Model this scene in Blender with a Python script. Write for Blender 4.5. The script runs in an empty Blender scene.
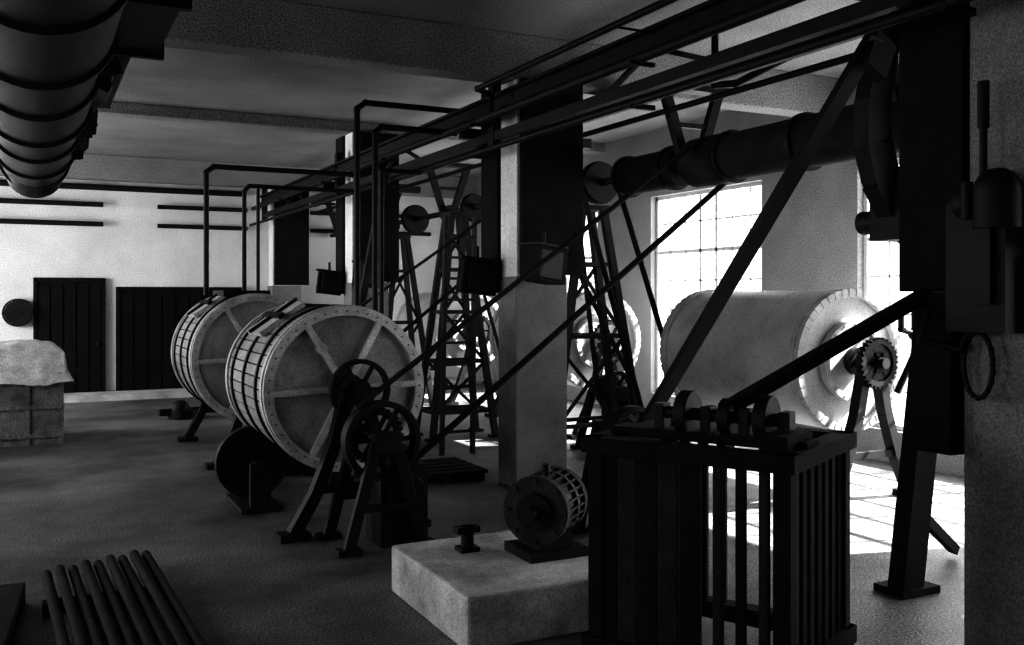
import bpy, bmesh, math, random
from mathutils import Vector, Matrix, noise
random.seed(4)
sc = bpy.context.scene

# ---------------------------------------------------------------- materials
def mat(name, g, var=0.35, scale=3.0, rough=0.8, metal=0.0, grain=0.35, gscale=90.0, bump=0.1, spec=0.5):
    m = bpy.data.materials.new(name); m.use_nodes = True
    nt = m.node_tree; n = nt.nodes; l = nt.links
    bs = n["Principled BSDF"]
    tc = n.new("ShaderNodeTexCoord")
    n1 = n.new("ShaderNodeTexNoise"); n1.inputs["Scale"].default_value = scale
    n1.inputs["Detail"].default_value = 8; n1.inputs["Roughness"].default_value = 0.65
    n2 = n.new("ShaderNodeTexNoise"); n2.inputs["Scale"].default_value = gscale
    n2.inputs["Detail"].default_value = 3
    l.new(tc.outputs["Object"], n1.inputs["Vector"]); l.new(tc.outputs["Object"], n2.inputs["Vector"])
    r1 = n.new("ShaderNodeMapRange"); r1.inputs["From Min"].default_value = 0.3; r1.inputs["From Max"].default_value = 0.7
    r1.inputs["To Min"].default_value = 1 - var; r1.inputs["To Max"].default_value = 1 + var
    r2 = n.new("ShaderNodeMapRange"); r2.inputs["From Min"].default_value = 0.35; r2.inputs["From Max"].default_value = 0.65
    r2.inputs["To Min"].default_value = 1 - grain; r2.inputs["To Max"].default_value = 1 + grain
    l.new(n1.outputs["Fac"], r1.inputs["Value"]); l.new(n2.outputs["Fac"], r2.inputs["Value"])
    mu = n.new("ShaderNodeMath"); mu.operation = 'MULTIPLY'
    l.new(r1.outputs[0], mu.inputs[0]); l.new(r2.outputs[0], mu.inputs[1])
    m2 = n.new("ShaderNodeMath"); m2.operation = 'MULTIPLY'; m2.inputs[1].default_value = g; m2.use_clamp = True
    l.new(mu.outputs[0], m2.inputs[0])
    cc = n.new("ShaderNodeCombineColor")
    for i in range(3): l.new(m2.outputs[0], cc.inputs[i])
    l.new(cc.outputs[0], bs.inputs["Base Color"])
    bs.inputs["Roughness"].default_value = rough; bs.inputs["Metallic"].default_value = metal
    bs.inputs["Specular IOR Level"].default_value = spec
    if bump:
        b = n.new("ShaderNodeBump"); b.inputs["Strength"].default_value = bump; b.inputs["Distance"].default_value = 0.02
        l.new(n2.outputs["Fac"], b.inputs["Height"]); l.new(b.outputs[0], bs.inputs["Normal"])
    return m

M_floor = mat("worn_concrete_floor", 0.12, 0.9, 0.7, 0.55, 0, 0.8, 60, 0.4)
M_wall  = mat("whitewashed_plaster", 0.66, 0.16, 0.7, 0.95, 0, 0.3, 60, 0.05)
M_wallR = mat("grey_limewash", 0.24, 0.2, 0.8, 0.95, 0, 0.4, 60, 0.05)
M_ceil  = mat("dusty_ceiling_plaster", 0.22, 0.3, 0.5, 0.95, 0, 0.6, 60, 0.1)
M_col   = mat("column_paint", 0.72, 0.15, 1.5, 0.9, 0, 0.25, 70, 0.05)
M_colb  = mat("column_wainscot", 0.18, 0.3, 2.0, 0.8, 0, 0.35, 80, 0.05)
M_iron  = mat("black_cast_iron", 0.008, 0.5, 5, 0.6, 0.0, 0.3, spec=.25)
M_steel = mat("dark_steel", 0.010, 0.5, 4, 0.6, 0.0, 0.3, spec=.25)
M_wood  = mat("dark_tarred_wood", 0.008, 0.5, 4, 0.85, 0, 0.4, spec=.2)
M_wood2 = mat("weathered_wood", 0.04, 0.5, 4, 0.8, 0, 0.4, spec=.2)
M_cask  = mat("sooty_lagging", 0.02, 0.5, 4, 0.85, 0, 0.4, spec=.2)
M_belt  = mat("leather_belt", 0.01, 0.3, 4, 0.7, 0, 0.2, spec=.2)
M_drum  = mat("drum_staves", 0.26, 0.5, 2.5, 0.65, 0.1, 0.25, 90)
M_drumR = mat("grey_riveted_sheet", 0.40, 0.3, 1.6, 0.5, 0.0, 0.25, 90)
M_face  = mat("drum_face_plate", 0.32, 0.6, 1.4, 0.6, 0.1, 0.25, 90)
M_rib   = mat("drum_rib", 0.46, 0.4, 4, 0.6, 0.1, 0.25, 90)
M_ribR  = mat("pale_drum_rim", 0.40, 0.3, 4, 0.6, 0.0, 0.25, 90)
M_gap   = mat("drum_shadow_gap", 0.03, 0.3, 4, 0.8)
M_conc  = mat("cast_concrete", 0.45, 0.55, 2.0, 0.9, 0, 0.25, 80, 0.2)
M_door  = mat("dark_door_paint", 0.006, 0.4, 3, 0.8, spec=.2)
M_duct  = mat("sooty_duct_metal", 0.008, 0.6, 3, 0.5, 0.0, 0.5, 35, spec=.35)
M_win   = mat("window_frame_paint", 0.45, 0.2, 4, 0.7)
M_hide  = mat("pale_cloth", 0.62, 0.4, 4, 0.9, 0, 0.25, 60, 0.2)
M_crate = mat("grey_bin_wood", 0.15, 0.6, 4, 0.85, 0, 0.5, 60)

# ---------------------------------------------------------------- builder
class B:
    def __init__(s, name): s.name = name; s.bm = bmesh.new(); s.mats = []
    def _fin(s, verts, m, smooth=False):
        if m not in s.mats: s.mats.append(m)
        i = s.mats.index(m)
        fs = set(f for v in verts for f in v.link_faces)
        for f in fs: f.material_index = i; f.smooth = smooth
        return verts
    def box(s, c, size, m, rot=None):
        M = Matrix.Translation(Vector(c)) @ (rot.to_4x4() if rot else Matrix.Identity(4)) @ Matrix.Diagonal((*size, 1))
        return s._fin(bmesh.ops.create_cube(s.bm, size=1, matrix=M)["verts"], m)
    def mm(s, a, b, m):
        c = [(a[i]+b[i])/2 for i in range(3)]; z = [abs(b[i]-a[i]) for i in range(3)]
        return s.box(c, z, m)
    def bar(s, p0, p1, w, h, m, up=(0, 1, 0)):
        p0 = Vector(p0); p1 = Vector(p1); d = p1-p0; L = d.length; z = d.normalized()
        u = Vector(up); x = u.cross(z)
        if x.length < 1e-3: x = Vector((1, 0, 0)).cross(z)
        x.normalize(); y = z.cross(x)
        R = Matrix((x, y, z)).transposed()
        return s.box((p0+p1)/2, (w, h, L), m, R)
    def cyl(s, p0, p1, r, m, seg=20, r2=None):
        p0 = Vector(p0); p1 = Vector(p1); d = p1-p0
        M = Matrix.Translation((p0+p1)/2) @ d.to_track_quat('Z', 'Y').to_matrix().to_4x4()
        v = bmesh.ops.create_cone(s.bm, cap_ends=True, segments=seg, radius1=r, radius2=r if r2 is None else r2, depth=d.length, matrix=M)["verts"]
        return s._fin(v, m, True)
    def ball(s, c, r, m, sc3=(1, 1, 1)):
        M = Matrix.Translation(Vector(c)) @ Matrix.Diagonal((*sc3, 1))
        return s._fin(bmesh.ops.create_uvsphere(s.bm, u_segments=14, v_segments=8, radius=r, matrix=M)["verts"], m, True)
    def path(s, pts, r, m, seg=10):
        for a, b in zip(pts, pts[1:]): s.cyl(a, b, r, m, seg)
        for p in pts[1:-1]: s.ball(p, r*1.15, m)
    def lathe(s, c, axis, prof, m, seg=40):
        q = Vector(axis).to_track_quat('Z', 'Y').to_matrix(); c = Vector(c)
        rings = []
        for k in range(seg):
            a = 2*math.pi*k/seg
            rings.append([s.bm.verts.new(c + q @ Vector((r*math.cos(a), r*math.sin(a), o))) for r, o in prof])
        vs = [v for r in rings for v in r]; n = len(prof)
        for k in range(seg):
            A = rings[k]; C = rings[(k+1) % seg]
            for j in range(n):
                s.bm.faces.new((A[j], C[j], C[(j+1) % n], A[(j+1) % n]))
        return s._fin(vs, m, True)
    def ring(s, c, axis, Ro, Ri, w, m, seg=40):
        return s.lathe(c, axis, [(Ri, -w/2), (Ro, -w/2), (Ro, w/2), (Ri, w/2)], m, seg)
    def wheel(s, c, axis, R, w, m, spokes=6, rim=0.035, hub=0.06, seg=36, ph=0.0):
        c = Vector(c); ax = Vector(axis).normalized()
        s.ring(c, ax, R, R-rim, w, m, seg)
        s.cyl(c-ax*w*0.7, c+ax*w*0.7, hub, m, 16)
        q = ax.to_track_quat('Z', 'Y').to_matrix()
        for k in range(spokes):
            a = 2*math.pi*k/spokes + ph
            d = q @ Vector((math.cos(a), math.sin(a), 0))
            s.bar(c+d*hub*0.8, c+d*(R-rim*0.7), 0.035, min(w*0.5, 0.04), m, up=ax)
    def gear(s, c, axis, R, w, m, teeth=36, seg=36, spokes=6):
        s.wheel(c, axis, R, w, m, spokes, rim=0.05)
        c = Vector(c); ax = Vector(axis).normalized(); q = ax.to_track_quat('Z', 'Y').to_matrix()
        for k in range(teeth):
            a = 2*math.pi*k/teeth; d = q @ Vector((math.cos(a), math.sin(a), 0))
            s.bar(c+d*(R-0.005), c+d*(R+0.02), 0.022, w, m, up=ax)
    def done(s, bevel=0.0):
        bmesh.ops.recalc_face_normals(s.bm, faces=s.bm.faces)
        for e in s.bm.edges:
            if len(e.link_faces) == 2 and e.calc_face_angle(0) > 0.7: e.smooth = False
        me = bpy.data.meshes.new(s.name); s.bm.to_mesh(me); s.bm.free()
        for m in s.mats: me.materials.append(m)
        o = bpy.data.objects.new(s.name, me); sc.collection.objects.link(o)
        if bevel:
            md = o.modifiers.new("bevel", 'BEVEL'); md.width = bevel; md.segments = 2; md.limit_method = 'ANGLE'
        return o

def rotZ(a): return Matrix.Rotation(a, 3, 'Z')

# ---------------------------------------------------------------- room shell
XL, XR, YF, YB, ZC = -4.5, 9.6, -3.0, 21.3, 4.95
SILL = 0.4
b = B("floor"); b.mm((XL-0.3, YF-0.3, -0.2), (XR+0.3, YB+0.3, 0), M_floor); b.done()
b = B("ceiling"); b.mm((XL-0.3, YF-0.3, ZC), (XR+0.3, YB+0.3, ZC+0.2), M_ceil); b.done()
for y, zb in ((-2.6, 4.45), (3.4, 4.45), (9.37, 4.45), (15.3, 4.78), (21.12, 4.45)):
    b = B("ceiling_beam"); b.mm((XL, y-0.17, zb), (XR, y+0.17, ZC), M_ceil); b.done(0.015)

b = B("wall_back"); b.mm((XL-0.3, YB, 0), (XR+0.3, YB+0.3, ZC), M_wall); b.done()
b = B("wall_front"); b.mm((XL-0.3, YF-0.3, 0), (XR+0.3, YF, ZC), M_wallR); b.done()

def window_wall(name, x0, x1, wins, z0, z1, m):
    b = B(name); ys = [YF] + [v for w in wins for v in w] + [YB]
    for i in range(0, len(ys), 2): b.mm((x0, ys[i], 0), (x1, ys[i+1], ZC), m)
    for a, c in wins:
        b.mm((x0, a, 0), (x1, c, z0), m); b.mm((x0, a, z1), (x1, c, ZC), m)
    b.done()
winsR = [(0.0, 3.2), (4.6, 9.02), (10.84, 13.65), (15.4, 18.3)]
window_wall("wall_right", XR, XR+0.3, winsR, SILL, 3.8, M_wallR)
winsL = [(-1.5, 1.5), (4.0, 7.5), (10.0, 13.5), (16.0, 19.5)]
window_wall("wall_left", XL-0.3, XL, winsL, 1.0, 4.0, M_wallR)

wi = 1
def window(x, y0, y1, z0, z1, nr=7):
    global wi
    b = B("window_%d" % wi); wi += 1
    e = 0.06; nc = max(6, round((y1-y0)/.41))
    b.mm((x-.04, y0, z0), (x+.04, y0+e, z1), M_win); b.mm((x-.04, y1-e, z0), (x+.04, y1, z1), M_win)
    b.mm((x-.04, y0, z0), (x+.04, y1, z0+e), M_win); b.mm((x-.04, y0, z1-e), (x+.04, y1, z1), M_win)
    for i in range(1, nc):
        y = y0+(y1-y0)*i/nc; t = 0.028 if i in (nc//2, nc//2+1) else 0.011
        b.mm((x-.02, y-t, z0), (x+.02, y+t, z1), M_win)
    for i in range(1, nr):
        z = z0+(z1-z0)*i/nr; t = 0.028 if i == nr-2 else 0.011
        b.mm((x-.02, y0, z-t), (x+.02, y1, z+t), M_win)
    b.done()
for a, c in winsR: window(XR+0.15, a, c, SILL, 3.8)
for a, c in winsL: window(XL-0.15, a, c, 1.0, 4.0)

def door(idx, x0, x1, h, n):
    b = B("door_%d" % idx)
    yb = YB-.002
    b.mm((x0, YB-.05, 0), (x1, yb, h), M_door)
    for i in range(n):
        xa = x0+(x1-x0)*i/n; xb = x0+(x1-x0)*(i+1)/n
        b.mm((xa+.015, YB-.08, .03), (xb-.015, YB-.05, h-.08), M_door)
    b.mm((x0-.07, YB-.1, 0), (x0, yb, h+.07), M_wood); b.mm((x1, YB-.1, 0), (x1+.07, yb, h+.07), M_wood)
    b.mm((x0-.07, YB-.1, h), (x1+.07, yb, h+.07), M_wood)
    b.mm((x0+.1, YB-.1, .5), (x1-.1, YB-.07, .62), M_door)
    b.cyl((x1-.1, YB-.16, 1.1), (x1-.1, YB-.05, 1.1), .025, M_wood2)
    b.done()
door(1, 0.09, 1.28, 2.38, 5); door(2, 1.62, 4.1, 2.2, 9)
b = B("trim_1"); b.mm((-4.4, YB-.9, 0), (9.5, YB-.12, .12), M_conc); b.done()

# columns
for y in (3.2, 9.17, 15.1, 20.88):
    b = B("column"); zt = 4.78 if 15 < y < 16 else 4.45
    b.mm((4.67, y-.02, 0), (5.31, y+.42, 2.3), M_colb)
    b.mm((4.69, y, 2.3), (5.29, y+.4, zt), M_col if y > 5 else M_colb)  # nearest column keeps the darker lower tone up to its top
    b.mm((4.72, y-.1, 2.32), (5.47, y-.001, zt), M_wood)
    if y < 20: b.mm((4.66, y+.42, 2.12), (5.2, y+.86, zt), M_wood)
    b.done(0.01)

for y in (9.17, 15.1):
    for (dx, yy, z, a) in ((4.86, y-.3, 2.42, .25), (4.45, y+.5, 2.3, -.2)):
        b = B("switch_box")
        R = rotZ(a) @ Matrix.Rotation(.12, 3, 'Y')
        b.box((dx, yy, z), (.4, .3, .38), M_wood, R)
        b.box((dx, yy, z+.2), (.43, .33, .03), M_steel, R)
        b.box((dx, yy-.16, z), (.32, .03, .3), M_steel, R)
        if yy < y: b.mm((dx-.05, yy, z-.05), (dx+.05, y-.1, z+.05), M_iron)
        else: b.mm((dx, yy-.04, z-.05), (4.66, yy+.04, z+.05), M_iron)
        b.cyl((dx, yy, z+.15), (dx, yy, z+.35), .02, M_iron)
        b.done(0.01)

# ---------------------------------------------------------------- overhead steel
b = B("overhead_girder")
X = 4.52
b.mm((X-.05, 1.0, 4.1), (X+.05, 21.0, 4.22), M_steel)
b.mm((X-.12, 1.0, 4.22), (X+.08, 21.0, 4.25), M_steel)
b.mm((X-.12, 1.0, 4.07), (X+.08, 21.0, 4.1), M_steel)
b.mm((X-.04, 1.0, 3.78), (X+.04, 21.0, 3.88), M_steel)
for y in (3.4, 9.37, 15.3, 20.9):
    b.mm((X-.05, y-.06, 3.7), (X+.05, y+.06, 4.445), M_steel)
for y in (6.4, 12.3, 18.2): b.bar((X, y-.74, 3.85), (X, y, 4.12), .04, .04, M_steel); b.bar((X, y, 4.12), (X, y+.74, 3.85), .04, .04, M_steel)
for y in (4.3, 10.3, 16.2):
    b.mm((X, y-.05, 3.95), (6.3, y+.05, 4.07), M_steel)
b.mm((5.57, 1.0, 4.07), (5.66, 21.0, 4.2), M_steel)
b.cyl((5.6, 1.0, 3.92), (5.6, 21.0, 3.92), .03, M_steel)
b.done()
b = B("steam_pipe")
b.path([(4.3, 1, 3.98), (4.3, 21.05, 3.98)], .045, M_iron)
b.path([(4.25, 1, 3.62), (4.25, 21.05, 3.62)], .03, M_iron)
b.path([(4.05, 1, 4.2), (4.05, 8.8, 4.2), (4.3, 9.0, 4.2), (4.3, 9.0, 4.0)], .03, M_iron)
for y in (3.4, 6.3, 9.37, 12.3, 15.3, 18.3):
    b.mm((4.22, y-.02, 3.58), (4.46, y+.02, 3.62), M_iron); b.mm((4.22, y-.02, 3.93), (4.46, y+.02, 3.96), M_iron)
for y in (3.4, 6.3): b.mm((4.04, y-.01, 4.2), (4.46, y+.01, 4.215), M_iron)
b.done()
b = B("shaft_support_beam")
b.mm((6.02, .5, 4.29), (6.18, 21.0, 4.45), M_steel)
b.mm((5.95, .5, 4.27), (6.25, 21.0, 4.29), M_steel)
b.done()

SX, SZ = 6.1, 3.45
b = B("line_shaft")
b.cyl((SX, 4.84, SZ), (SX, 21.2, SZ), .045, M_steel)
b.cyl((SX, 4.88, SZ), (SX, 7.35, SZ), .23, M_cask, 28); b.cyl((SX, 7.35, SZ), (SX, 7.85, SZ), .25, M_cask, 28)
b.cyl((SX, 8.1, SZ), (SX, 9.15, SZ), .21, M_cask, 28)
for y in (4.9, 5.5, 6.3, 7.3, 8.25, 9.1): b.ring((SX, y, SZ), (0, 1, 0), .26 if y < 8 else .24, .05, .05, M_iron)
for y, r in ((9.75, .24), (10.6, .24), (12.2, .2), (13.4, .2), (15.9, .24), (17.3, .2)):
    b.cyl((SX, y-.08, SZ), (SX, y+.08, SZ), r, M_iron, 32); b.ring((SX, y, SZ), (0, 1, 0), r+.02, r-.02, .05, M_iron, 32)
for y in (5.2, 7.95, 11.2, 14.4, 17.6, 20.4):
    for s in (-1, 1):
        b.bar((SX+s*.36, y, 4.26), (SX+s*.08, y, SZ-.02), .1, .08, M_iron)
    b.mm((SX-.4, y-.09, 4.2), (SX+.45, y+.09, 4.265), M_iron)
    b.bar((SX-.2, y, 3.85), (SX+.2, y, 3.85), .05, .05, M_iron)
    b.cyl((SX, y-.12, SZ), (SX, y+.12, SZ), .12, M_iron)
b.done()

b = B("curved_shaft_bracket")
pts = [(5.78, 4.36), (5.62, 4.15), (5.5, 3.85), (5.42, 3.5), (5.42, 3.2), (5.5, 2.95), (5.65, 2.75), (5.85, 2.6)]
for i, (p, q) in enumerate(zip(pts, pts[1:])):
    b.bar((p[0], 4.95, p[1]), (q[0], 4.95, q[1]), .17+.02*i, .14, M_iron)
    b.cyl((q[0], 4.88, q[1]), (q[0], 5.02, q[1]), .09+.008*i, M_iron, 16)
b.mm((5.5, 4.85, 4.33), (5.93, 5.05, 4.45), M_iron)
b.mm((5.55, 4.82, 2.5), (5.95, 5.1, 2.85), M_iron)
b.cyl((5.7, 4.82, 2.65), (5.7, 5.3, 2.65), .09, M_iron)
b.done()

def belt(name, y, c0, r0, c1, r1, w=.12, cross=False):
    b = B(name); a = Vector((c0[0], 0, c0[1])); c = Vector((c1[0], 0, c1[1]))
    d = (c-a).normalized(); n = Vector((-d.z, 0, d.x))
    for s in (1, -1):
        s2 = -s if cross else s
        p = a+n*r0*s; q = c+n*r1*s2
        b.bar((p.x, y, p.z), (q.x, y, q.z), .016, w, M_belt, up=(0, 1, 0))
    b.done()
belt("drive_belt", 7.6, (SX, SZ), .26, (2.6, .89), .34)
belt("drive_belt", 11.15, (SX, SZ), .2, (2.6, .89), .34)
belt("drive_belt", 9.75, (SX, SZ), .25, (7.0, .8), .3, .1)
belt("drive_belt", 10.75, (SX, SZ), .26, (7.0, .8), .29, .1, True)
belt("drive_belt", 13.4, (SX, SZ), .22, (7.0, .8), .3, .1)
b = B("idler_belt"); b.bar((5.08, 4.62, 3.85), (4.62, 6.75, .9), .12, .06, M_belt, up=(0, 1, 0))
b.bar((5.2, 4.66, 3.85), (5.05, 4.62, 3.6), .2, .08, M_belt); b.done()
b = B("inclined_belt"); b.bar((4.62, 3.82, 2.11), (3.36, 4.1, 1.47), .065, .08, M_belt, up=(0, 1, 0))
b.done()

def aframe(cx, cy, wb, db, h, wt=.2, levels=(.15, .4, .65, .85), diag=True, m=M_steel):
    b = B("steel_a_frame")
    def P(sx, sy, t): return Vector((cx+sx*(wb+(wt-wb)*t)/2, cy+sy*(db+(wt-db)*t)/2, h*t))
    for sx in (-1, 1):
        for sy in (-1, 1):
            b.bar(P(sx, sy, 0), P(sx, sy, 1), .085, .085, m)
            b.box(P(sx, sy, 0)+Vector((0, 0, .02)), (.18, .18, .04), m)
    for t in levels:
        for s in (-1, 1):
            b.bar(P(-1, s, t), P(1, s, t), .05, .04, m); b.bar(P(s, -1, t), P(s, 1, t), .05, .04, m)
    if diag:
        for t0, t1, s in zip(levels, levels[1:], (1, -1)*4):
            b.bar(P(-s, -1, t0), P(s, -1, t1), .045, .02, m); b.bar(P(s, 1, t0), P(-s, 1, t1), .045, .02, m)
    b.box((cx, cy, h), (wt+.12, wt+.12, .06), m)
    b.done()
aframe(5.62, 13.0, 1.0, .7, 3.3, .2, (.12, .34, .56, .75, .9), True)
aframe(6.2, 10.2, 1.35, .6, 3.18, .3, (.16, .5, .78))
aframe(6.1, 16.7, 1.0, .8, 3.18, .2, (.2, .5, .8))

# ---------------------------------------------------------------- pipe loops
b = B("water_supply_pipe")
b.path([(2.05, 13.0, 2.1), (2.05, 13.0, 3.72), (2.15, 13, 3.8), (4.2, 13.0, 3.8)], .035, M_iron)
b.path([(2.6, 13.3, 2.1), (2.6, 13.3, 3.52), (2.67, 13.3, 3.6), (4.2, 13.3, 3.6)], .03, M_iron)
b.path([(2.85, 13.6, 2.1), (2.85, 13.6, 3.6)], .025, M_iron)
b.done()
b = B("water_supply_pipe")
b.path([(3.35, 10.6, 0.0), (3.35, 10.6, 4.25), (3.45, 10.6, 4.33), (4.9, 10.6, 4.33)], .035, M_iron)
b.path([(3.45, 10.25, 0.0), (3.45, 10.25, 3.93), (3.53, 10.25, 4.0), (4.45, 10.25, 4.0)], .035, M_iron)
b.path([(3.75, 10.9, 0.0), (3.75, 10.9, 3.6), (4.25, 10.9, 3.6)], .028, M_iron)
b.done()
b = B("bent_vent_pipe")
b.path([(5.8, 7.2, 4.949), (5.8, 7.2, 4.1), (5.8, 6.9, 4.05), (5.8, 6.2, 4.15), (5.8, 5.4, 4.15)], .035, M_iron); b.done()
b = B("leaning_timber_pole"); b.bar((3.45, 11.9, 0), (4.15, 11.9, 3.75), .09, .07, M_wood2); b.done()
b = B("leaning_ladder")
for s in (-.22, .22): b.bar((5.0+s, 11.5, 0), (5.35+s, 12.2, 3.2), .05, .07, M_wood2)
for k in range(1, 11):
    t = k/11; b.bar((4.78+.35*t, 11.5+.7*t, 3.2*t), (5.22+.35*t, 11.5+.7*t, 3.2*t), .035, .035, M_wood2)
b.done()

b = B("wall_pipe")
for z in (3.95, 3.55):
    b.cyl((-3.5, YB-.15, z), (1.3, YB-.15, z), .05, M_iron); b.cyl((2.35, YB-.15, z), (4.2, YB-.15, z), .045, M_iron); b.cyl((5.6, YB-.15, z), (8.5, YB-.15, z), .045, M_iron)
    for x in (-2, 0, 1.1, 2.6, 4, 6, 8): b.cyl((x, YB-.16, z), (x, YB-.002, z), .02, M_iron, 8)
b.cyl((-3.5, YB-.15, 4.3), (4.15, YB-.15, 4.3), .06, M_iron)
for x in (-2, 0, 2, 4): b.cyl((x, YB-.16, 4.3), (x, YB-.002, 4.3), .02, M_iron, 8)
b.done()

# ---------------------------------------------------------------- ventilation duct
b = B("ventilation_duct")
prof_y = [-2.5, 1.2, 2.6, 4.0, 5.4, 6.8, 8.2, 9.6, 11.0, 12.4, 14.0]
dx, dz = 0.03, 3.9
for i, (a, c) in enumerate(zip(prof_y, prof_y[1:])):
    r = (.48 if i % 2 else .5) - .009*i
    b.cyl((dx, a, dz), (dx, c, dz), r, M_duct, 40)
    b.ring((dx, c-.02, dz), (0, 1, 0), r+.035, .3, .06, M_duct, 44)
for y in (1.2, 4.0, 6.8, 9.6, 12.4, 13.9):
    for s in (-.3, .3): b.mm((dx+s-.02, y-.03, dz+.2), (dx+s+.02, y+.03, 4.949), M_iron)
b.cyl((dx, 13.8, dz-.05), (dx, 14.2, dz-.2), .34, M_duct, 28)
b.mm((dx+.2, 4.6, dz-.1), (dx+.76, 7.1, dz+.6), M_duct)
for y in (4.6, 5.8, 7.1): b.mm((dx+.18, y-.03, dz-.14), (dx+.8, y+.03, dz+.64), M_duct)
b.mm((dx+.3, 7.1, dz-.1), (dx+.6, 9.4, dz+.35), M_duct)
for k in range(60):
    t = random.random(); yy = 7.0+5.5*t
    b.box((dx+.47-.06*t+.05*random.random(), yy, dz-.12+.24*random.random()), (.1, .3*random.random()+.1, .1+.12*random.random()), M_duct,
          Matrix.Rotation(random.uniform(-.6, .6), 3, 'X') @ Matrix.Rotation(random.uniform(-.4, .4), 3, 'Y'))
b.done()

# ---------------------------------------------------------------- drums
def trestle(b, X, Y, Zc, spread=.55, m=M_iron):
    for s in (-1, 1):
        p = [(X+s*.1, Zc-.08), (X+s*.2, Zc*.62), (X+s*.36, Zc*.3), (X+s*spread, .05)]
        for a, c in zip(p, p[1:]): b.bar((a[0], Y, a[1]), (c[0], Y, c[1]), .1, .12, m)
        b.box((X+s*spread, Y, .03), (.26, .2, .06), m)
    b.bar((X-.33, Y, Zc*.33), (X+.33, Y, Zc*.33), .07, .07, m)
    b.box((X, Y, Zc-.05), (.26, .16, .12), m); b.cyl((X, Y-.1, Zc), (X, Y+.1, Zc), .12, m)

def drum(X, Y0, Y1, Z, R, riv=False, nst=44):
    b = B("tanning_drum")
    ms = M_drumR if riv else M_drum; mr = M_ribR if riv else M_rib
    b.cyl((X, Y0+.05, Z), (X, Y1-.05, Z), R-.03, M_gap, 64)
    if riv:
        b.cyl((X, Y0+.01, Z), (X, Y1-.01, Z), R, ms, 96)
        for k in range(3):
            y = Y0+(Y1-Y0)*(k+1)/4
            for j in range(60):
                a = 2*math.pi*j/60; p = Vector((X+R*math.cos(a), y, Z+R*math.sin(a)))
                b.box(p, (.014, .014, .014), ms)
    else:
        for k in range(nst):
            a = 2*math.pi*(k+.5)/nst; w = 2*math.pi*R/nst-.014
            d = Vector((math.cos(a), 0, math.sin(a))); c = Vector((X, (Y0+Y1)/2, Z))+d*(R-.022)
            Rm = Matrix((Vector((-d.z, 0, d.x)), Vector((0, 1, 0)), d)).transposed()
            b.box(c, (w, Y1-Y0-.02, .045), ms, Rm)
    hoops = (Y0+.04, Y0+.3, (Y0+Y1)/2, Y1-.3, Y1-.04) if not riv else (Y0+.05, Y1-.05)
    for y in hoops: b.ring((X, y, Z), (0, 1, 0), R+.022, R-.03, .07 if y in (hoops[0], hoops[-1]) else .05, mr if y in (hoops[0], hoops[-1]) else M_iron, 64)
    for yf, sgn in ((Y0, -1), (Y1, 1)):
        b.cyl((X, yf+.06*(-sgn), Z), (X, yf-.02*sgn, Z), R-.02, M_face if not riv else ms, 64)
        b.ring((X, yf+sgn*.01, Z), (0, 1, 0), R+.01, R-.075, .07, mr, 64)
        if not riv:
            for k in range(6):
                a = 2*math.pi*k/6+math.radians(2); d = Vector((math.cos(a), 0, math.sin(a)))
                c = Vector((X, yf+sgn*.025, Z))
                b.bar(c+d*.1, c+d*(R-.06), .055, .05, mr, up=(0, 1, 0))
        for k in range(44):
            a = 2*math.pi*k/44; d = Vector((math.cos(a), 0, math.sin(a))); c = Vector((X, yf, Z))+d*(R-.035)
            if riv:
                c = Vector((X, yf+sgn*.005, Z))+d*R; b.bar(c-d*.06, c+d*.016, .07, .09, mr, up=(0, 1, 0))
            else: b.cyl(c, c+Vector((0, sgn*.052, 0)), .008, M_wood2, 8)
        if riv:
            b.ring((X, yf+sgn*.05, Z), (0, 1, 0), .42, .36, .09, mr, 48)
            b.cyl((X, yf, Z), (X, yf+sgn*.07, Z), .36, ms, 40)
            for k in range(16):
                a = 2*math.pi*k/16; c = Vector((X+.39*math.cos(a), yf+sgn*.09, Z+.39*math.sin(a)))
                b.cyl(c, c+Vector((0, sgn*.015, 0)), .012, mr, 8)
        b.cyl((X, yf, Z), (X, yf+sgn*.14, Z), .14, M_iron, 28)
        b.cyl((X, yf, Z), (X, yf+sgn*.5, Z), .055, M_steel, 16)
        trestle(b, X, yf+sgn*.3, Z)
    a = math.radians(125); d = Vector((math.cos(a), 0, math.sin(a)))
    Rm = Matrix((Vector((-d.z, 0, d.x)), Vector((0, 1, 0)), d)).transposed()
    c = Vector((X, (Y0+Y1)/2, Z))+d*(R+.02)
    if not riv:
        b.box(c, (.5, .6, .05), mr, Rm)
        b.box(c+d*.04, (.06, .7, .04), M_iron, Rm); b.box(c+d*.04, (.56, .05, .03), M_iron, Rm)
    return b

b = drum(2.55, 8.42, 10.15, 1.25, .74)
b.cyl((2.32, 8.42, 1.62), (2.32, 8.36, 1.62), .05, M_rib, 20)
b.wheel((2.56, 8.02, 1.27), (0, 1, 0), .27, .07, M_iron, 6, .04)
b.done()
b = drum(2.55, 12.2, 14.0, 1.3, .80); b.wheel((2.55, 11.78, 1.3), (0, 1, 0), .26, .07, M_iron, 6)
b.mm((2.2, 12.6, 2.08), (2.8, 13.4, 2.16), M_iron); b.done()
b = drum(7.67, 7.33, 9.6, 1.41, .74, True)
b.gear((7.67, 6.95, 1.41), (0, 1, 0), .24, .08, M_iron, 28); b.cyl((7.67, 6.93, 1.41), (7.67, 6.99, 1.41), .2, M_iron, 28)
b.path([(7.9, 6.9, 1.1), (8.1, 6.85, 1.5), (8.1, 6.85, 1.95), (8.3, 6.85, 1.95)], .035, M_iron)
b.path([(8.1, 6.85, 1.7), (7.9, 6.85, 1.75), (7.9, 6.85, 1.9)], .03, M_iron); b.ball((8.1, 6.85, 1.7), .07, M_iron)
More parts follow.
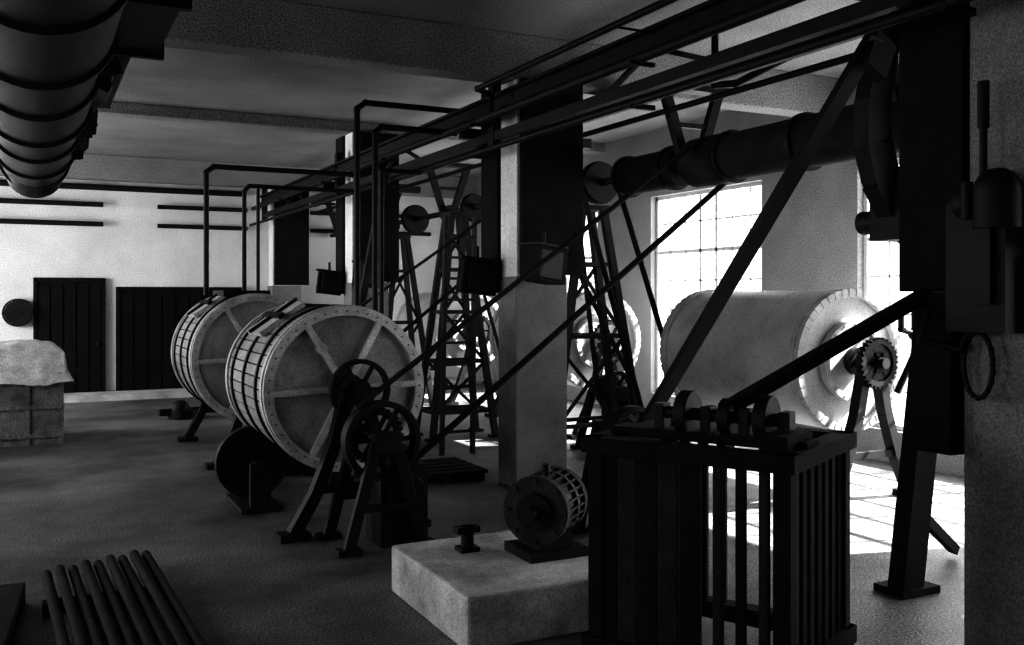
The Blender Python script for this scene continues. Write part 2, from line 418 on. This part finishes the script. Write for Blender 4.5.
b.wheel((8.1, 6.78, 2.0), (0, 1, 0), .08, .03, M_iron, 4, .015, .02)
b.done()
b = drum(7.67, 12.3, 14.5, 1.41, .74, True); b.gear((7.67, 11.95, 1.41), (0, 1, 0), .3, .08, M_iron, 28); b.done()
b = drum(7.67, 17.0, 19.2, 1.41, .74, True); b.gear((7.67, 16.65, 1.41), (0, 1, 0), .3, .08, M_iron, 28); b.done()

def counterstand(name, X, Y, Z, R, leg=.32):
    b = B(name)
    b.wheel((X, Y-.15, Z), (0, 1, 0), R, .14, M_iron, 6, .05, .08)
    b.gear((X+.03, Y+.1, Z), (0, 1, 0), R*.7, .08, M_iron, 30)
    b.cyl((X, Y-.3, Z), (X, Y+.35, Z), .04, M_steel)
    for yy in (Y-.28, Y+.3):
        for s in (-1, 1):
            b.bar((X+s*.08, yy, Z), (X+s*leg, yy, .03), .09, .07, M_iron)
            b.box((X+s*leg, yy, .025), (.2, .14, .05), M_iron)
        b.box((X, yy, Z), (.22, .1, .16), M_iron); b.bar((X-leg*.6, yy, Z*.4), (X+leg*.6, yy, Z*.4), .06, .05, M_iron)
    b.mm((X-.02, Y-.2, .0), (X+.4, Y+.2, Z*.75), M_iron)
    b.box((X+.2, Y, Z*.8), (.26, .34, .16), M_steel)
    b.cyl((X+.2, Y-.25, Z*.5), (X+.2, Y+.2, Z*.5), .16, M_iron)
    b.done(0.006)
counterstand("countershaft_stand", 2.6, 7.72, .89, .33)
counterstand("countershaft_stand", 2.6, 11.25, .89, .33)
counterstand("countershaft_stand", 7.0, 10.9, .8, .28)
counterstand("countershaft_stand", 4.6, 6.95, .9, .25, .28)
b = B("flywheel"); b.wheel((1.98, 9.75, .42), (0, 1, 0), .36, .12, M_iron, 6, .06, .09)
b.cyl((1.98, 9.7, .42), (1.98, 9.8, .42), .3, M_iron, 32)
b.cyl((1.98, 9.3, .42), (1.98, 10.0, .42), .04, M_steel)
for y in (9.35, 9.98): b.mm((1.88, y-.04, 0), (2.08, y+.04, .46), M_iron)
b.mm((1.78, 9.25, 0), (2.18, 10.08, .05), M_iron); b.done(0.006)

# ---------------------------------------------------------------- plinth + pump motor
b = B("concrete_plinth"); b.mm((2.27, 5.07, 0), (3.4, 6.4, .33), M_conc); b.done(0.02)
b = B("electric_motor")
mx, my, mz = 3.15, 5.72, .66
ax = Vector((.75, .66, 0)).normalized(); c = Vector((mx, my, mz))
b.cyl(c-ax*.17, c+ax*.2, .2, M_iron, 36)
b.ring(c-ax*.18, ax, .23, .1, .06, M_wood2); b.ring(c+ax*.05, ax, .225, .15, .04, M_steel); b.ring(c+ax*.2, ax, .23, .1, .06, M_wood2)
b.cyl(c-ax*.25, c-ax*.15, .12, M_iron, 28); b.cyl(c-ax*.36, c-ax*.2, .045, M_iron, 20)
q = ax.to_track_quat('Z', 'Y').to_matrix()
for k in range(24):
    a = 2*math.pi*k/24; d = q @ Vector((math.cos(a), math.sin(a), 0))
    b.bar(c-ax*.15+d*.2, c+ax*.17+d*.2, .015, .05, M_wood2, up=d)
for k in range(8):
    a = 2*math.pi*k/8; d = q @ Vector((math.cos(a), math.sin(a), 0))
    b.cyl(c-ax*.23+d*.2, c-ax*.2+d*.2, .018, M_wood2, 8)
b.mm((mx-.22, my-.2, .33), (mx+.22, my+.2, .39), M_iron); b.mm((mx-.13, my-.14, .38), (mx+.13, my+.14, .52), M_iron)
b.cyl(c+Vector((0, 0, .2)), c+Vector((0, 0, .28)), .03, M_iron)
b.done()
b = B("anchor_bracket"); b.mm((2.62, 5.95, .33), (2.76, 6.07, .36), M_iron); b.cyl((2.69, 6.01, .33), (2.69, 6.01, .5), .045, M_iron)
b.mm((2.6, 5.97, .46), (2.77, 6.05, .5), M_iron); b.done()

# ---------------------------------------------------------------- slatted vat frame in the foreground
ang = math.atan2(.466, .885)
N = Vector((3.28, 3.5, 0)); u = Vector((.885, .466, 0)); v = Vector((-.466, .885, 0)); H = 1.32
R3 = rotZ(ang)
b = B("slatted_wooden_vat")
def vb(a0, a1, c0, c1, z0, z1, m=M_wood):
    ctr = N+u*((a0+a1)/2)+v*((c0+c1)/2); b.box((ctr.x, ctr.y, (z0+z1)/2), (abs(a1-a0), abs(c1-c0), z1-z0), m, R3)
U, V = 1.0, 1.14
for a in (0, U-.09):
    for c in (0, V-.09): vb(a, a+.09, c, c+.09, 0, H-.05)
for z0, z1 in ((H-.09, H), (.12, .22)):
    vb(-.03, .09, -.03, V+.03, z0, z1); vb(U-.09, U+.03, -.03, V+.03, z0, z1)
    vb(-.03, U+.03, -.03, .09, z0, z1); vb(-.03, U+.03, V-.09, V+.03, z0, z1)
for k in range(8):
    c = .12+k*.122; vb(.02, .06, c, c+(.112 if k > 2 else .05), .15, H-.06, M_wood if k % 2 else M_cask)
    if k > 4: vb(U-.06, U-.02, c, c+.06, .15, H-.06)
for k in range(7):
    a = .12+k*.12; vb(a, a+.07, .02, .06, .15, H-.06, M_wood if k % 2 else M_cask)
    if k % 3 == 0: vb(a, a+.06, V-.06, V-.02, .15, H-.06)
P = lambda a, c, z: N+u*a+v*c+Vector((0, 0, z))
b.cyl(P(.35, .12, H+.12), P(.35, .9, H+.12), .035, M_iron)
for c, r in ((.25, .13), (.46, .1), (.7, .13)): b.cyl(P(.35, c-.035, H+.12), P(.35, c+.035, H+.12), r, M_iron, 28)
for c in (.14, .36, .58, .86): vb(.3, .4, c-.03, c+.03, H, H+.17, M_iron)
vb(.25, .45, 0, V, H-.02, H+.03); vb(.1, .5, .05, .2, H-.02, H+.07)
b.done(0.006)
b = B("floor_plank"); b.bar((2.1, 4.62, .04), (2.9, 4.5, .04), .08, .16, M_wood, up=(0, 0, 1)); b.done()

b = B("timber_support_post")
b.bar((5.5, 4.73, .03), (5.85, 4.72, 2.6), .2, .14, M_wood); b.bar((5.8, 4.72, 2.5), (5.82, 4.72, 4.45), .16, .14, M_wood)
b.bar((5.65, 4.75, .55), (6.6, 5.2, .06), .07, .07, M_wood); b.mm((5.35, 4.62, 0), (5.72, 4.88, .05), M_wood)
b.done()
b = B("added_dark_board"); b.mm((4.58, 3.63, 1.2), (4.85, 3.88, 2.115), M_wood); b.done(.01)  # added board standing in for the darkness here; hides the bright window behind

b = B("motor_starter")
b.mm((4.5, 3.24, 1.9), (4.668, 3.6, 2.6), M_iron); b.mm((4.46, 3.3, 2.05), (4.5, 3.54, 2.45), M_steel)
b.cyl((4.57, 3.42, 2.6), (4.57, 3.42, 3.2), .02, M_iron); b.cyl((4.57, 3.42, 3.0), (4.57, 3.42, 3.25), .03, M_steel)
b.cyl((4.44, 3.42, 2.5), (4.44, 3.42, 2.7), .03, M_iron)
b.cyl((4.52, 3.3, 2.45), (4.52, 3.3, 2.66), .12, M_iron, 20); b.ball((4.52, 3.3, 2.65), .12, M_iron); b.ball((4.54, 3.48, 2.6), .1, M_iron)
lp = [(4.58, 3.48+.09*math.cos(a)-.02, 1.72+.18*math.sin(a)) for a in [math.pi/2+2*math.pi*k/18 for k in range(19)]]
b.path(lp, .014, M_iron, 8)
b.path([(4.6, 3.5, 1.95), (4.55, 3.55, 1.8), (4.45, 3.72, 1.85), (4.5, 3.72, 2.0)], .02, M_iron)
b.done()

# ---------------------------------------------------------------- left / floor clutter
b = B("wooden_pole_stack")
for k in range(9):
    x = .12+k*.085
    b.cyl((x-.03, 7.45+.03*k, .13+.02*(k % 2)), (x+.1, 4.9, .06), .034, M_cask, 12)
b.mm((.06, 6.9, 0), (.85, 7.0, .085), M_wood); b.mm((.05, 5.3, 0), (1.1, 5.4, .05), M_wood); b.done()
b = B("timber_baulk")
b.bar((-.25, 5.6, .07), (-.12, 7.3, .07), .16, .14, M_cask, up=(0, 0, 1)); b.bar((-.5, 5.9, .06), (-.4, 7.0, .06), .14, .12, M_cask, up=(0, 0, 1)); b.done(.01)

b = B("hide_bin")
b.mm((-1.6, 14.9, 0), (.4, 16.1, 1.0), M_crate)
for x in (-1.6, -1.1, -.6, -.1, .33): b.mm((x, 14.87, 0), (x+.07, 14.9, 1.0), M_crate)
for z in (.1, .5): b.mm((-1.6, 14.86, z), (.41, 14.9, z+.06), M_crate)
nx, ny = 60, 36; g = []
for i in range(nx+1):
    row = []
    for j in range(ny+1):
        uu = i/nx; vv = j/ny
        x = -1.72+2.24*uu; y = 14.79+1.42*vv
        ex = min(uu, 1-uu)*2.24; ey = min(vv, 1-vv)*1.42; e = min(ex, ey)
        nz = noise.noise(Vector((x*2.2, y*2.2, 3.1))); n2 = noise.noise(Vector((x*7, y*7, 1.1)))
        z = 1.02 + .42*(1-math.exp(-e/.12)) + .05*nz + .02*n2
        if e < .1: z = 1.02-(.1-e)*1.6+.03*n2+.06*nz
        row.append(b.bm.verts.new((x+.02*n2, y+.02*nz, z)))
    g.append(row)
for i in range(nx):
    for j in range(ny): b.bm.faces.new((g[i][j], g[i+1][j], g[i+1][j+1], g[i][j+1]))
b._fin([v_ for r_ in g for v_ in r_], M_hide, True)
b.done()
b = B("wall_pulley"); b.wheel((-.25, YB-.12, 1.75), (0, 1, 0), .28, .15, M_iron, 5); b.cyl((-.25, YB-.2, 1.75), (-.25, YB-.002, 1.75), .24, M_iron); b.done()
b = B("floor_valve"); b.cyl((2.3, 17.0, 0), (2.3, 17.0, .15), .25, M_iron); b.ball((2.25, 16.95, .16), .16, M_iron); b.cyl((1.9, 16.9, .12), (2.8, 17.1, .12), .06, M_iron); b.done()
b = B("wooden_pallet")
for k in range(5): b.mm((3.6, 9.75+k*.2, .08), (4.62, 9.9+k*.2, .12), M_wood)
for x in (3.65, 4.1, 4.5): b.mm((x, 9.75, 0), (x+.08, 10.7, .08), M_wood)
b.done()

# ---------------------------------------------------------------- camera
cam = bpy.data.cameras.new("camera"); co = bpy.data.objects.new("camera", cam); sc.collection.objects.link(co)
co.location = (0, 0, 2.1); co.rotation_euler = (math.pi/2, 0, -math.radians(26.8))
cam.sensor_width = 36; cam.lens = 36*950/1024; cam.shift_y = -27.5/1024; cam.clip_end = 200
sc.camera = co

# ---------------------------------------------------------------- light
w = bpy.data.worlds.new("overcast_sky"); sc.world = w; w.use_nodes = True
w.node_tree.nodes["Background"].inputs[0].default_value = (.9, .9, .9, 1); w.node_tree.nodes["Background"].inputs[1].default_value = 2.0
def sun(d, e, ang):
    l = bpy.data.lights.new("sun", 'SUN'); l.energy = e; l.angle = math.radians(ang)
    o = bpy.data.objects.new("sun", l); sc.collection.objects.link(o); o.rotation_euler = Vector(d).to_track_quat('-Z', 'Y').to_euler(); o.location = (14, 5, 9)
sun((-.75, 0.19, -.64), 40, 0.6)
def area(name, loc, d, sx, sy, e):
    l = bpy.data.lights.new(name, 'AREA'); l.shape = 'RECTANGLE'; l.size = sx; l.size_y = sy; l.energy = e
    o = bpy.data.objects.new(name, l); sc.collection.objects.link(o); o.location = loc; o.rotation_euler = Vector(d).to_track_quat('-Z', 'Y').to_euler()
for i, (a, c) in enumerate(winsL):
    area("window_daylight_left", (XL-.4, (a+c)/2, 2.5), (1, 0, 0), c-a, 3.0, (30, 75, 200, 620)[i])
for i, (a, c) in enumerate(winsR):
    area("window_daylight_right", (XR+.6, (a+c)/2, 2.2), (-1, 0, 0), c-a+.3, 3.6, (240, 280, 240, 240)[i])
try:
    sc.view_settings.view_transform = 'Standard'
    sc.view_settings.look = 'High Contrast'
except Exception as ex: print("LOOK", ex)
